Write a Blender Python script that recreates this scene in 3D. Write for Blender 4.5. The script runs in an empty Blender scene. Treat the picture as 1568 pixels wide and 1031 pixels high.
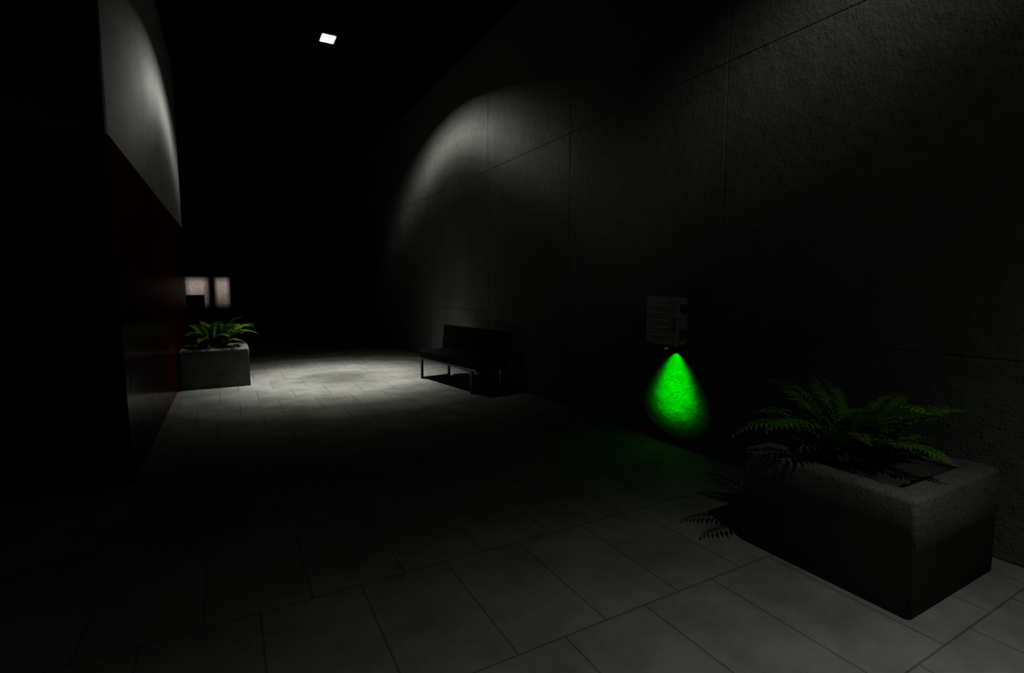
import bpy, bmesh, math, random
from mathutils import Vector, Matrix
R = random.Random(7)
scene = bpy.context.scene
try:
    scene.view_settings.view_transform = 'Standard'
    scene.view_settings.look = 'None'
except Exception as e:
    print(e)

# ------------------------------------------------------------------ materials
def new_mat(name):
    m = bpy.data.materials.new(name); m.use_nodes = True
    nt = m.node_tree
    b = nt.nodes['Principled BSDF']
    return m, nt, b
def N(nt, t, **kw):
    n = nt.nodes.new(t)
    for k, v in kw.items(): setattr(n, k, v)
    return n
def math_n(nt, op, a, b=None, clamp=False):
    n = nt.nodes.new('ShaderNodeMath'); n.operation = op; n.use_clamp = clamp
    for i, v in enumerate((a, b)):
        if v is None: continue
        if isinstance(v, (int, float)): n.inputs[i].default_value = v
        else: nt.links.new(v, n.inputs[i])
    return n.outputs[0]
def ramp(nt, fac, stops, interp='LINEAR'):
    r = nt.nodes.new('ShaderNodeValToRGB'); cr = r.color_ramp; cr.interpolation = interp
    while len(cr.elements) < len(stops): cr.elements.new(0.5)
    for e, (p, c) in zip(cr.elements, stops):
        e.position = p
        e.color = (c, c, c, 1) if isinstance(c, (int, float)) else (*c, 1)
    nt.links.new(fac, r.inputs[0]); return r.outputs[0]
def noise(nt, vec, scale, detail=5, rough=.6):
    n = nt.nodes.new('ShaderNodeTexNoise'); n.inputs['Scale'].default_value = scale
    n.inputs['Detail'].default_value = detail; n.inputs['Roughness'].default_value = rough
    nt.links.new(vec, n.inputs['Vector']); return n.outputs[0]
def mixc(nt, fac, a, b, blend='MIX'):
    n = nt.nodes.new('ShaderNodeMix'); n.data_type = 'RGBA'; n.blend_type = blend
    for sock, v in ((n.inputs[0], fac), (n.inputs[6], a), (n.inputs[7], b)):
        if isinstance(v, (int, float)): sock.default_value = v
        elif isinstance(v, tuple): sock.default_value = (*v, 1)
        else: nt.links.new(v, sock)
    return n.outputs[2]

def rough_mat(name, col, var=.35, s1=1.2, s2=18, bump=.4, dist=.01, rough=.85, spec=.3, s3=90):
    m, nt, b = new_mat(name)
    pos = N(nt, 'ShaderNodeNewGeometry').outputs['Position']
    n1 = noise(nt, pos, s1, 6, .6); n2 = noise(nt, pos, s2, 6, .65); n3 = noise(nt, pos, s3, 3, .6)
    f = math_n(nt, 'ADD', math_n(nt, 'MULTIPLY', n1, .6), math_n(nt, 'MULTIPLY', n2, .4))
    lo = tuple(c*(1-var) for c in col); hi = tuple(min(1, c*(1+var)) for c in col)
    nt.links.new(ramp(nt, f, [(.3, lo), (.7, hi)]), b.inputs['Base Color'])
    h = math_n(nt, 'ADD', math_n(nt, 'MULTIPLY', n2, 1.0), math_n(nt, 'MULTIPLY', n3, .35))
    bp = N(nt, 'ShaderNodeBump'); bp.inputs['Strength'].default_value = bump; bp.inputs['Distance'].default_value = dist
    nt.links.new(h, bp.inputs['Height']); nt.links.new(bp.outputs[0], b.inputs['Normal'])
    b.inputs['Roughness'].default_value = rough
    b.inputs['Specular IOR Level'].default_value = spec
    return m

M_wall = rough_mat('board_concrete', (.072, .071, .066), .3, .9, 9, 1.0, .024, .9, .08, 60)
M_plaster = rough_mat('pale_plaster', (.16, .16, .15), .22, 1.3, 12, .35, .01, .9, .1)
M_dark = rough_mat('dark_paint_and_shade', (.006, .006, .006), .2, 1, 12, .2, .01, .9, .03)  # dark paint; also holds the shade of the left room and partition front
M_ceil = rough_mat('dark_ceiling', (.004, .004, .004), .2, 1, 12, .2, .01, .95, .02)
M_plant = rough_mat('cast_concrete', (.094, .094, .088), .4, 3, 26, 1.0, .035, .85, .1, 110)
M_soil = rough_mat('soil', (.045, .043, .038), .5, 8, 60, 1, .02, .95, .1)
M_leather = rough_mat('black_leather', (.0015, .0015, .0015), .2, 8, 60, .3, .004, .7, .02)
M_metalbox = rough_mat('painted_metal_box', (.25, .25, .235), .3, 6, 40, .5, .005, .5, .4)
M_rubber = rough_mat('black_plastic', (.006, .006, .006), .2, 8, 60, .2, .003, .5, .1)
M_latch = rough_mat('dark_metal', (.05, .05, .048), .2, 8, 60, .2, .003, .5, .3)

# steel
M_steel, nt, b = new_mat('brushed_steel')
b.inputs['Metallic'].default_value = 1; b.inputs['Base Color'].default_value = (.05, .05, .05, 1); b.inputs['Roughness'].default_value = .35
pos = N(nt, 'ShaderNodeNewGeometry').outputs['Position']
nt.links.new(ramp(nt, noise(nt, pos, 60), [(.3, .28), (.7, .45)]), b.inputs['Roughness'])

# polished red stone / wood
M_red, nt, b = new_mat('polished_red_panel')
pos = N(nt, 'ShaderNodeNewGeometry').outputs['Position']
mp = N(nt, 'ShaderNodeMapping'); mp.inputs['Scale'].default_value = (6, 6, .7)
nt.links.new(pos, mp.inputs[0])
nn = noise(nt, mp.outputs[0], 3, 8, .65)
nt.links.new(ramp(nt, nn, [(.3, (.012, .002, .0007)), (.55, (.030, .0042, .0015)), (.75, (.042, .009, .0035))]), b.inputs['Base Color'])
nt.links.new(ramp(nt, noise(nt, pos, 4), [(.3, .14), (.7, .24)]), b.inputs['Roughness'])
b.inputs['IOR'].default_value = 1.06

# floor tiles
M_floor, nt, b = new_mat('floor_tiles')
pos = N(nt, 'ShaderNodeNewGeometry').outputs['Position']
mp = N(nt, 'ShaderNodeMapping'); mp.inputs['Location'].default_value = (.18, -.08, 0)
nt.links.new(pos, mp.inputs[0])
br = N(nt, 'ShaderNodeTexBrick')
br.offset = .5; br.offset_frequency = 2; br.squash = 1
br.inputs['Scale'].default_value = 1; br.inputs['Brick Width'].default_value = .487; br.inputs['Row Height'].default_value = .87
br.inputs['Mortar Size'].default_value = .005; br.inputs['Mortar Smooth'].default_value = .3
br.inputs['Color1'].default_value = (.122, .122, .110, 1); br.inputs['Color2'].default_value = (.108, .108, .097, 1)
br.inputs['Mortar'].default_value = (.06, .06, .054, 1)
nt.links.new(mp.outputs[0], br.inputs['Vector'])
dirt = ramp(nt, noise(nt, pos, 2.2, 8, .7), [(.32, .6), (.6, 1.0)])
c = mixc(nt, 1.0, br.outputs[0], dirt, 'MULTIPLY')
nt.links.new(c, b.inputs['Base Color'])
nt.links.new(ramp(nt, noise(nt, pos, 5, 6, .6), [(.3, .6), (.7, .85)]), b.inputs['Roughness'])
b.inputs['Specular IOR Level'].default_value = .04
hh = math_n(nt, 'ADD', math_n(nt, 'MULTIPLY', br.outputs[1], -1.0), math_n(nt, 'MULTIPLY', noise(nt, pos, 14, 6, .6), .25))
bp = N(nt, 'ShaderNodeBump'); bp.inputs['Strength'].default_value = .6; bp.inputs['Distance'].default_value = .006
nt.links.new(hh, bp.inputs['Height']); nt.links.new(bp.outputs[0], b.inputs['Normal'])

# fern
M_leaf, nt, b = new_mat('fern_leaf')
pos = N(nt, 'ShaderNodeNewGeometry').outputs['Position']
nt.links.new(ramp(nt, noise(nt, pos, 9, 4), [(.3, (.015, .06, .003)), (.7, (.068, .15, .013))]), b.inputs['Base Color'])
b.inputs['Roughness'].default_value = .6; b.inputs['Specular IOR Level'].default_value = .08
M_stem = rough_mat('fern_stem', (.02, .04, .01), .2, 20, 80, .2, .002, .6, .1)

def emis(name, col, st):
    m, nt, b = new_mat(name)
    b.inputs['Base Color'].default_value = (*[c*.3 for c in col], 1)
    b.inputs['Emission Color'].default_value = (*col, 1); b.inputs['Emission Strength'].default_value = st
    return m
M_lamp = emis('lamp_lens', (1, 1, .97), 1.5)
M_green = emis('green_lens', (.02, 1, .03), .3)

# ------------------------------------------------------------------ geometry helpers
COL = scene.collection
def link(o, parent=None):
    COL.objects.link(o)
    if parent: o.parent = parent
    return o
def empty(name, loc=(0, 0, 0), rz=0):
    e = bpy.data.objects.new(name, None); e.location = loc; e.rotation_euler = (0, 0, rz); e.empty_display_size = .1
    COL.objects.link(e); return e
def bm_obj(name, bm, mats, parent=None, smooth=False):
    me = bpy.data.meshes.new(name); bm.to_mesh(me); bm.free()
    for m in (mats if isinstance(mats, (list, tuple)) else [mats]): me.materials.append(m)
    if smooth:
        for p in me.polygons: p.use_smooth = True
    return link(bpy.data.objects.new(name, me), parent)
def add_box(bm, lo, hi, bev=0, seg=2, mi=0, rot=None):
    t = bmesh.new()
    bmesh.ops.create_cube(t, size=1)
    c = [(a+b_)/2 for a, b_ in zip(lo, hi)]; s = [b_-a for a, b_ in zip(lo, hi)]
    for v in t.verts: v.co = Vector((v.co.x*s[0], v.co.y*s[1], v.co.z*s[2]))
    if bev > 0: bmesh.ops.bevel(t, geom=t.edges[:], offset=bev, segments=seg, profile=.5, affect='EDGES')
    for v in t.verts:
        if rot is not None: v.co = rot @ v.co
        v.co += Vector(c)
    for f in t.faces: f.material_index = mi
    me = bpy.data.meshes.new('t'); t.to_mesh(me); t.free(); bm.from_mesh(me); bpy.data.meshes.remove(me)
def box(name, lo, hi, mat, bev=0, seg=2, parent=None, smooth=False):
    bm = bmesh.new(); add_box(bm, lo, hi, bev, seg); return bm_obj(name, bm, mat, parent, smooth)
def add_cyl(bm, p0, p1, r, n=16, mi=0, r2=None):
    p0, p1 = Vector(p0), Vector(p1); d = p1-p0
    t = bmesh.new()
    bmesh.ops.create_cone(t, cap_ends=True, segments=n, radius1=r, radius2=r if r2 is None else r2, depth=d.length)
    q = Vector((0, 0, 1)).rotation_difference(d.normalized())
    for v in t.verts: v.co = q @ v.co + (p0+p1)/2
    for f in t.faces: f.material_index = mi
    me = bpy.data.meshes.new('t'); t.to_mesh(me); t.free(); bm.from_mesh(me); bpy.data.meshes.remove(me)

# ------------------------------------------------------------------ room
XR, XL, H = 3.91, -.755, 5.78
Y0, Y1, XO = -5.0, 28.0, -7.0
box('floor', (XO-.2, Y0-.2, -.2), (XR+.3, Y1+.2, 0), M_floor)
box('ceiling', (XO-.2, Y0-.2, H), (XR+.3, Y1+.2, H+.2), M_ceil)
# right wall: cast panels with real joints
bm = bmesh.new()
add_box(bm, (XR+.008, Y0-.2, 0), (XR+.3, Y1+.2, H))
P = 2.372; y = 3.185-P*4
while y < Y1:
    for z0, z1 in ((0, 1.18), (1.18, 3.555), (3.555, H)):
        add_box(bm, (XR, max(y, Y0-.2)+.002, z0+(.002 if z0 else 0)), (XR+.06, min(y+P, Y1+.2)-.002, z1-.002), .009, 2)
    y += P
bm_obj('wall_right', bm, M_wall)
box('wall_end', (XO-.2, Y1, 0), (XR+.3, Y1+.2, H), M_dark)
box('wall_back', (XO-.2, Y0-.2, 0), (XR+.3, Y0, H), M_dark)
box('wall_left', (XO-.2, Y0, 0), (XO, Y1, H), M_dark)
# left block: polished red wainscot below, plaster above; front face coloured near-black for shade
YA, YB, ZD = 5.03, 12.15, 2.765
bm = bmesh.new()
add_box(bm, (XO+.01, YA+.015, 0), (XL-.015, YB-.015, H), 0, mi=2)
add_box(bm, (XL-.016, YA, ZD), (XL, YB, H), .002, 1, 0)
add_box(bm, (XO+.01, YA, ZD), (XL-.016, YA+.016, H), .002, 1, 2)  # upper front: plaster with its shade put into the colour
yy = YA
while yy < YB-.01:
    e = min(yy+1.43, YB)
    add_box(bm, (XL-.016, yy+.001, .0), (XL+.002, e-.001, ZD), .002, 1, 1); yy = e
xx = XL-.016
while xx > XO+.1:
    e = max(xx-1.5, XO+.01)
    add_box(bm, (e+.001, YA-.002, 0), (xx-.001, YA+.016, ZD), .002, 1, 3); xx = e
M_front = rough_mat('shaded_red_panel', (.003, .0022, .002), .3, 1, 12, .1, .004, .6, .03)  # red panelling on the unlit front, darkness painted into the base colour
bm_obj('wall_partition', bm, [M_plaster, M_red, M_dark, M_front])

# ------------------------------------------------------------------ far windows + cabinet
M_win, nt, b = new_mat('frosted_lit_glass')
tc = N(nt, 'ShaderNodeTexCoord').outputs['Generated']
pos = N(nt, 'ShaderNodeNewGeometry').outputs['Position']
nz = noise(nt, pos, 9, 6, .7)
b.inputs['Base Color'].default_value = (.05, .045, .04, 1)
nt.links.new(ramp(nt, nz, [(.25, (.30, .22, .18)), (.75, (.62, .50, .42))]), b.inputs['Emission Color'])
sep = N(nt, 'ShaderNodeSeparateXYZ'); nt.links.new(tc, sep.inputs[0])
def edge(s, w):
    a = math_n(nt, 'SUBTRACT', .5, math_n(nt, 'ABSOLUTE', math_n(nt, 'SUBTRACT', s, .5)))
    return math_n(nt, 'DIVIDE', a, w, True)
fz = math_n(nt, 'MULTIPLY', sep.outputs[2], 1.5, True)
st = math_n(nt, 'MULTIPLY', math_n(nt, 'MULTIPLY', edge(sep.outputs[0], .28), edge(sep.outputs[2], .18)), fz)
nt.links.new(math_n(nt, 'MULTIPLY', st, .55), b.inputs['Emission Strength'])
for i, (xa, xb) in enumerate(((-1.85, -.77), (-.60, .08))):
    w = empty('window_%d' % (i+1))
    box('glass', (xa, Y1-.03, .55), (xb, Y1-.01, 2.1), M_win, parent=w)
    bm = bmesh.new()
    for lo, hi in (((xa-.07, Y1-.08, .48), (xa, Y1, 2.17)), ((xb, Y1-.08, .48), (xb+.07, Y1, 2.17)),
                   ((xa, Y1-.08, 2.1), (xb, Y1, 2.17)), ((xa, Y1-.08, .48), (xb, Y1, .55))):
        add_box(bm, lo, hi, .005, 1)
    bm_obj('frame', bm, M_rubber, w)
cab = empty('storage_cabinet')
bm = bmesh.new()
add_box(bm, (-1.72, 26.9, .06), (-.98, 27.4, 1.2), .01, 2)
add_box(bm, (-1.75, 26.87, 1.2), (-.95, 27.43, 1.25), .01, 2)
add_box(bm, (-1.68, 26.95, 0), (-1.02, 27.35, .06))
for x in (-1.70, -1.345):
    add_box(bm, (x, 26.88, .1), (x+.345, 26.9, 1.17), .004, 1)
bm_obj('body', bm, M_dark, cab)
bm = bmesh.new()
for x in (-1.39, -1.31): add_cyl(bm, (x, 26.865, .6), (x, 26.865, .75), .007, 8)
bm_obj('handles', bm, M_steel, cab)
box('baseboard_end', (.3, Y1-.025, 0), (XR-.01, Y1, .1), M_plaster, .004, 1)

# ------------------------------------------------------------------ ferns in planters
def frond(bm, base, az, L, elev, droop, twist, rnd, lw):
    n = 26
    d = Vector((math.cos(az), math.sin(az), 0)); side0 = Vector((-math.sin(az), math.cos(az), 0))
    pts = []; p = Vector(base); a = elev
    seg = L/n
    curl = rnd.uniform(-.4, .4)
    for i in range(n+1):
        pts.append(p.copy())
        a -= droop/n*(.6+.9*i/n)
        dd = (d + side0*curl*(i/n)).normalized()
        p = p + (dd*math.cos(a)+Vector((0, 0, 1))*math.sin(a))*seg
    ring = []
    for i, q in enumerate(pts):
        t = (pts[min(i+1, n)]-pts[max(i-1, 0)]).normalized()
        s = t.cross(Vector((0, 0, 1))).normalized(); u = s.cross(t).normalized()
        r = .0042*(1-.8*i/n)
        ring.append([bm.verts.new(q+s*r), bm.verts.new(q+u*r), bm.verts.new(q-s*r), bm.verts.new(q-u*r)])
    for i in range(n):
        for k in range(4):
            f = bm.faces.new((ring[i][k], ring[i][(k+1) % 4], ring[i+1][(k+1) % 4], ring[i+1][k])); f.material_index = 1
    m = 2
    for i in range(4*m, n*m+1):
        s_ = i/(n*m)
        i0 = min(int(s_*n), n-1); fr = s_*n-i0
        q = pts[i0].lerp(pts[i0+1], fr)
        t = (pts[i0+1]-pts[i0]).normalized()
        s = t.cross(Vector((0, 0, 1))).normalized(); u = s.cross(t).normalized()
        if u.z < 0: u = -u
        v = (s_-.15)/.85
        ll = lw*(math.sin(math.pi*min(1, (v*.86+.14))**.75)**.7 if v < .99 else .25)
        ll = max(ll, lw*.12)*rnd.uniform(.85, 1.1)
        for sg in (1, -1):
            if i % 2 == (0 if sg > 0 else 1) : continue
            fw = .45+.35*s_
            dirn = (s*sg*math.cos(twist*.3)+t*fw+u*(.18*rnd.uniform(.2, 1.3))).normalized()
            wv = t*(.0115*(.6+.7*(1-s_)))*(lw/.1)
            nrm = u
            tip = q+dirn*ll - nrm*ll*.22
            m1 = q+dirn*ll*.35; m2 = q+dirn*ll*.72-nrm*ll*.06
            a0 = bm.verts.new(q)
            l1 = bm.verts.new(m1-wv+nrm*.002); r1 = bm.verts.new(m1+wv+nrm*.002); c1 = bm.verts.new(m1-nrm*.003)
            l2 = bm.verts.new(m2-wv*.62+nrm*.001); r2 = bm.verts.new(m2+wv*.62+nrm*.001); c2 = bm.verts.new(m2-nrm*.003)
            tp = bm.verts.new(tip)
            for f in ((a0, c1, l1), (a0, r1, c1), (c1, c2, l2, l1), (c1, r1, r2, c2), (c2, tp, l2), (c2, r2, tp)):
                bm.faces.new(f)
def potted_fern(name, lo, hi, seed, nf=18, scale=1, rim=.19, off=(0, 0), wall=None, lift=0, leaf=.105, inner=8):
    e = bpy.data.objects.new(name, None); COL.objects.link(e)
    rnd = random.Random(seed)
    x0, y0, _ = lo; x1, y1, h = hi
    bm = bmesh.new()
    bmesh.ops.create_cube(bm, size=1)
    for v in bm.verts: v.co = Vector(((x0+x1)/2+v.co.x*(x1-x0), (y0+y1)/2+v.co.y*(y1-y0), h/2+v.co.z*h))
    top = max(bm.faces, key=lambda f: f.calc_center_median().z)
    bmesh.ops.inset_region(bm, faces=[top], thickness=rim)
    r = bmesh.ops.extrude_face_region(bm, geom=[top])
    bmesh.ops.translate(bm, verts=[v for v in r['geom'] if isinstance(v, bmesh.types.BMVert)], vec=(0, 0, -.12))
    if top.is_valid: bmesh.ops.delete(bm, geom=[top], context='FACES')
    ed = [e_ for e_ in bm.edges if all(v.co.z > h-.01 for v in e_.verts) or
          (abs(e_.verts[0].co.z-e_.verts[1].co.z) > h*.8)]
    bmesh.ops.bevel(bm, geom=ed, offset=.028, segments=4, profile=.5, affect='EDGES')
    bmesh.ops.recalc_face_normals(bm, faces=bm.faces)
    o = bm_obj('planter_box', bm, M_plant, e, True)
    md = o.modifiers.new('wn', 'WEIGHTED_NORMAL'); md.keep_sharp = True
    bm = bmesh.new(); g = 14
    vs = [[bm.verts.new((x0+rim-.02+(x1-x0-2*rim+.04)*i/g, y0+rim-.02+(y1-y0-2*rim+.04)*j/g, h-.03+rnd.uniform(-.008, .012))) for j in range(g+1)] for i in range(g+1)]
    for i in range(g):
        for j in range(g): bm.faces.new((vs[i][j], vs[i+1][j], vs[i+1][j+1], vs[i][j+1]))
    bm_obj('soil', bm, M_soil, e, True)
    bm = bmesh.new()
    c = Vector(((x0+x1)/2+off[0], (y0+y1)/2+off[1], h-.04))
    for i in range(nf):
        az = 2*math.pi*i/nf*1.0+rnd.uniform(-.15, .15)
        L = scale*rnd.uniform(.48, .68); el = math.radians(rnd.uniform(42, 66)+lift); dr = math.radians(rnd.uniform(70, 105))
        if i % 3 == 0: L *= .85; el = math.radians(rnd.uniform(60, 78)+lift); dr = math.radians(rnd.uniform(60, 90))
        b0 = c+Vector((math.cos(az), math.sin(az), 0))*rnd.uniform(.02, .07)
        frond(bm, b0, az, L, el, dr, rnd.uniform(-1, 1), rnd, leaf*scale)
    for i in range(inner):
        az = 2*math.pi*(i+.4)/inner+rnd.uniform(-.3, .3)
        b0 = c+Vector((math.cos(az), math.sin(az), 0))*rnd.uniform(.02, .12)
        frond(bm, b0, az, scale*rnd.uniform(.3, .44), math.radians(rnd.uniform(50, 75)), math.radians(rnd.uniform(60, 95)), rnd.uniform(-1, 1), rnd, leaf*scale*.85)
    if wall is not None:        # fronds bend away where they meet the wall
        lim = abs(wall-c.x)-.03; sg = 1 if wall > c.x else -1
        for v in bm.verts:
            dx = (v.co.x-c.x)*sg
            if dx > 0: v.co.x = c.x+sg*lim*math.tanh(dx/lim)
    for v in bm.verts:
        if x0-.02 < v.co.x < x1+.02 and y0-.02 < v.co.y < y1+.02 and v.co.z < h+.012 and (v.co-c).length > .15: v.co.z = h+.012
    bm_obj('fern_fronds', bm, [M_leaf, M_stem], e)
    return e
potted_fern('potted_fern', (2.79, 1.11, 0), (3.74, 2.05, .6), 5, 15, 1.22, off=(-.07, .05), wall=XR-.1, lift=11, leaf=.115)
potted_fern('potted_fern', (-.72, 9.3, 0), (.245, 10.24, .62), 11, 20, 1.25, wall=XL, lift=9, leaf=.12)

# ------------------------------------------------------------------ sofa bench (local: x depth to the wall, y along)
sofa = empty('waiting_bench', (3.13, 6.90, 0), math.radians(8.2))
SL, SD = 1.72, .56
bm = bmesh.new()
for ya_, yb_ in ((-.13, .80), (.81, SL)):
    add_box(bm, (-.02, ya_, .38), (SD, yb_, .51), .03, 3)
bm_obj('seat_cushions', bm, M_leather, sofa, False)
bm = bmesh.new()
rot = Matrix.Rotation(math.radians(7), 3, 'Y')
for ya_, yb_ in ((-.13, .80), (.81, SL+.12)):
    add_box(bm, (SD-.03, ya_, .47), (SD+.08, yb_, .92), .03, 3, rot=rot)
bm_obj('back_cushions', bm, M_leather, sofa)
bm = bmesh.new()
add_box(bm, (0, -.1, .345), (SD+.02, SL, .385), .006, 1)
for y in (.03, SL-.07):
    for x in (.0, SD-.02):
        add_box(bm, (x, y, 0), (x+.04, y+.04, .35), .004, 1)
    add_box(bm, (.04, y+.005, .0), (SD-.02, y+.035, .03), .004, 1)
    add_box(bm, (SD+.0, y, .34), (SD+.035, y+.04, .6), .004, 1)
bm_obj('frame', bm, M_steel, sofa)

# ------------------------------------------------------------------ wall box
wb = empty('wall_mounted_electrical_box')
ya, yb, za, zb = 3.52, 3.95, 1.03, 1.51
bm = bmesh.new()
add_box(bm, (3.828, ya+.008, za+.008), (XR, yb-.008, zb-.008), .03, 3)
add_box(bm, (3.745, ya, za), (3.820, yb, zb), .032, 4)
add_box(bm, (3.81, ya+.02, za+.02), (3.84, yb-.02, zb-.02))
for i in range(5):
    z = zb-.085-i*.075
    add_box(bm, (3.722, ya+.09, z-.020), (3.76, yb-.035, z+.020), .016, 3)
bm_obj('housing', bm, M_metalbox, wb)
bm = bmesh.new()
for z in (1.40, 1.15):
    add_box(bm, (3.78, ya-.022, z-.035), (3.87, ya+.006, z+.035), .008, 2)
    add_box(bm, (3.77, ya-.034, z-.016), (3.85, ya-.016, z+.016), .005, 1)
add_box(bm, (3.735, ya+.02, 1.18), (3.76, ya+.055, 1.30), .006, 2)
bm_obj('latches', bm, M_latch, wb)
bm = bmesh.new()
add_cyl(bm, (3.785, 3.69, 1.0), (3.785, 3.69, 1.035), .030, 20)
bm_obj('lamp_socket', bm, M_rubber, wb)
bm = bmesh.new()
add_cyl(bm, (3.785, 3.69, .994), (3.785, 3.69, 1.0), .02, 20)
bm_obj('green_lens', bm, M_green, wb)

# ------------------------------------------------------------------ ceiling lamps
LX = 1.645
def ceil_lamp(y, power, narrow, wide, az0, az1):
    e = empty('ceiling_light')
    bm = bmesh.new()
    z0 = H-.055
    add_box(bm, (LX-.14, y-.17, z0+.012), (LX+.14, y+.17, H), .008, 2)
    add_box(bm, (LX-.14, y-.17, z0-.003), (LX-.115, y+.17, z0+.014), .003, 1)
    add_box(bm, (LX+.115, y-.17, z0-.003), (LX+.14, y+.17, z0+.014), .003, 1)
    bm_obj('housing', bm, M_rubber, e)
    bm = bmesh.new()
    for a in (-1, 1):
        for b_ in (-1, 1):
            add_box(bm, (LX+a*.056-.054, y+b_*.072-.07, z0), (LX+a*.056+.054, y+b_*.072+.07, z0+.014), .012, 3)
    bm_obj('lens_panels', bm, M_lamp, e)
    ld = bpy.data.lights.new('lamp_source', 'POINT'); ld.energy = K*power; ld.color = (1, 1, .96); ld.shadow_soft_size = 0
    ld.use_nodes = True; nt = ld.node_tree
    em = nt.nodes['Emission']
    # photometric (IES-style) batwing distribution: narrow down-lobe + wide side lobes
    nv = N(nt, 'ShaderNodeTexCoord').outputs['Normal']
    sp = N(nt, 'ShaderNodeSeparateXYZ'); nt.links.new(nv, sp.inputs[0])
    ang = math_n(nt, 'DIVIDE', math_n(nt, 'ARCCOSINE', math_n(nt, 'MULTIPLY', sp.outputs[2], -1.0)), math.pi/2)
    s1 = ramp(nt, ang, [(a/90, v) for a, v in narrow])
    s2 = ramp(nt, ang, [(a/90, v) for a, v in wide])
    hor = math_n(nt, 'SQRT', math_n(nt, 'SUBTRACT', 1.0001, math_n(nt, 'POWER', sp.outputs[2], 2)))
    az = math_n(nt, 'DIVIDE', math_n(nt, 'ABSOLUTE', sp.outputs[0]), hor)
    az = math_n(nt, 'DIVIDE', math_n(nt, 'SUBTRACT', az, az0), az1-az0, True)
    s = math_n(nt, 'ADD', s1, math_n(nt, 'MULTIPLY', s2, az))
    nt.links.new(s, em.inputs['Strength'])
    o = bpy.data.objects.new('lamp_source', ld); o.location = (LX, y, z0-.03); link(o, e)
K = 126*4*math.pi*math.pi
ceil_lamp(9.36, 1.08,
          [(0, .48), (4, .62), (9, 1), (13, .88), (17, .46), (22, .13), (28, .025), (34, .007), (40, .001), (90, 0)],
          [(35, 0), (43, .003), (49, .011), (53, .04), (57, .11), (60, .145), (63, .11), (66, .055), (69, .02), (72, 0)], .36, .88)
ceil_lamp(-1.3, .52,
          [(0, .6), (10, 1), (14, .9), (19, .5), (25, .24), (31, .095), (38, .018), (44, .005), (50, 0)],
          [(35, 0), (45, .006), (52, .022), (57, .085), (62, .19), (65, .21), (68, .12), (72, 0)], .28, .58)

# green asymmetric wall washer
ld = bpy.data.lights.new('green_source', 'POINT'); ld.color = (.0, 1, .0); ld.shadow_soft_size = 0; ld.energy = 1
ld.use_nodes = True; nt = ld.node_tree; em = nt.nodes['Emission']
gx, gy, gz = 3.785, 3.67, .985; d = XR-gx
sp = N(nt, 'ShaderNodeSeparateXYZ'); nt.links.new(N(nt, 'ShaderNodeTexCoord').outputs['Normal'], sp.inputs[0])
nx, ny, nz_ = sp.outputs
nxp = math_n(nt, 'MAXIMUM', nx, .05)
hy = math_n(nt, 'MULTIPLY', math_n(nt, 'DIVIDE', ny, nxp), d)
zw = math_n(nt, 'ADD', math_n(nt, 'MULTIPLY', math_n(nt, 'DIVIDE', nz_, nxp), d), gz)
u = math_n(nt, 'DIVIDE', math_n(nt, 'SUBTRACT', .94, zw), .86)
up_ = math_n(nt, 'MAXIMUM', u, .0005)
hw = math_n(nt, 'MULTIPLY', math_n(nt, 'POWER', up_, .6), .64)
q = math_n(nt, 'DIVIDE', hy, hw)
dn = math_n(nt, 'DIVIDE', math_n(nt, 'MAXIMUM', math_n(nt, 'SUBTRACT', u, .40), 0), .60)
r2 = math_n(nt, 'ADD', math_n(nt, 'POWER', math_n(nt, 'ABSOLUTE', q), 2), math_n(nt, 'POWER', dn, 2))
mask = ramp(nt, r2, [(0, 1), (.18, .8), (.34, .36), (.5, .10), (.7, .02), (1.0, 0)])
front = math_n(nt, 'MULTIPLY', math_n(nt, 'GREATER_THAN', nx, .06), math_n(nt, 'GREATER_THAN', u, .0))
s = math_n(nt, 'DIVIDE', math_n(nt, 'MULTIPLY', mask, front), math_n(nt, 'POWER', nxp, 3))
s = math_n(nt, 'MULTIPLY', s, math_n(nt, 'SUBTRACT', 1.1, math_n(nt, 'MULTIPLY', up_, .5)))
nt.links.new(math_n(nt, 'MULTIPLY', s, 10.0*d*d*4*math.pi*math.pi), em.inputs['Strength'])
o = bpy.data.objects.new('green_source', ld); o.location = (gx, gy, gz); link(o, wb)

# ------------------------------------------------------------------ world + camera
w = bpy.data.worlds.new('World'); scene.world = w; w.use_nodes = True
w.node_tree.nodes['Background'].inputs[0].default_value = (0, 0, 0, 1)
w.node_tree.nodes['Background'].inputs[1].default_value = 0
cd = bpy.data.cameras.new('Camera'); cd.sensor_width = 36; cd.lens = 18.0; cd.clip_end = 100; cd.clip_start = .05
co = bpy.data.objects.new('Camera', cd); co.location = (0, 0, 1.6)
co.rotation_euler = (math.radians(84.5), 0, math.radians(-28.86)); COL.objects.link(co); scene.camera = co
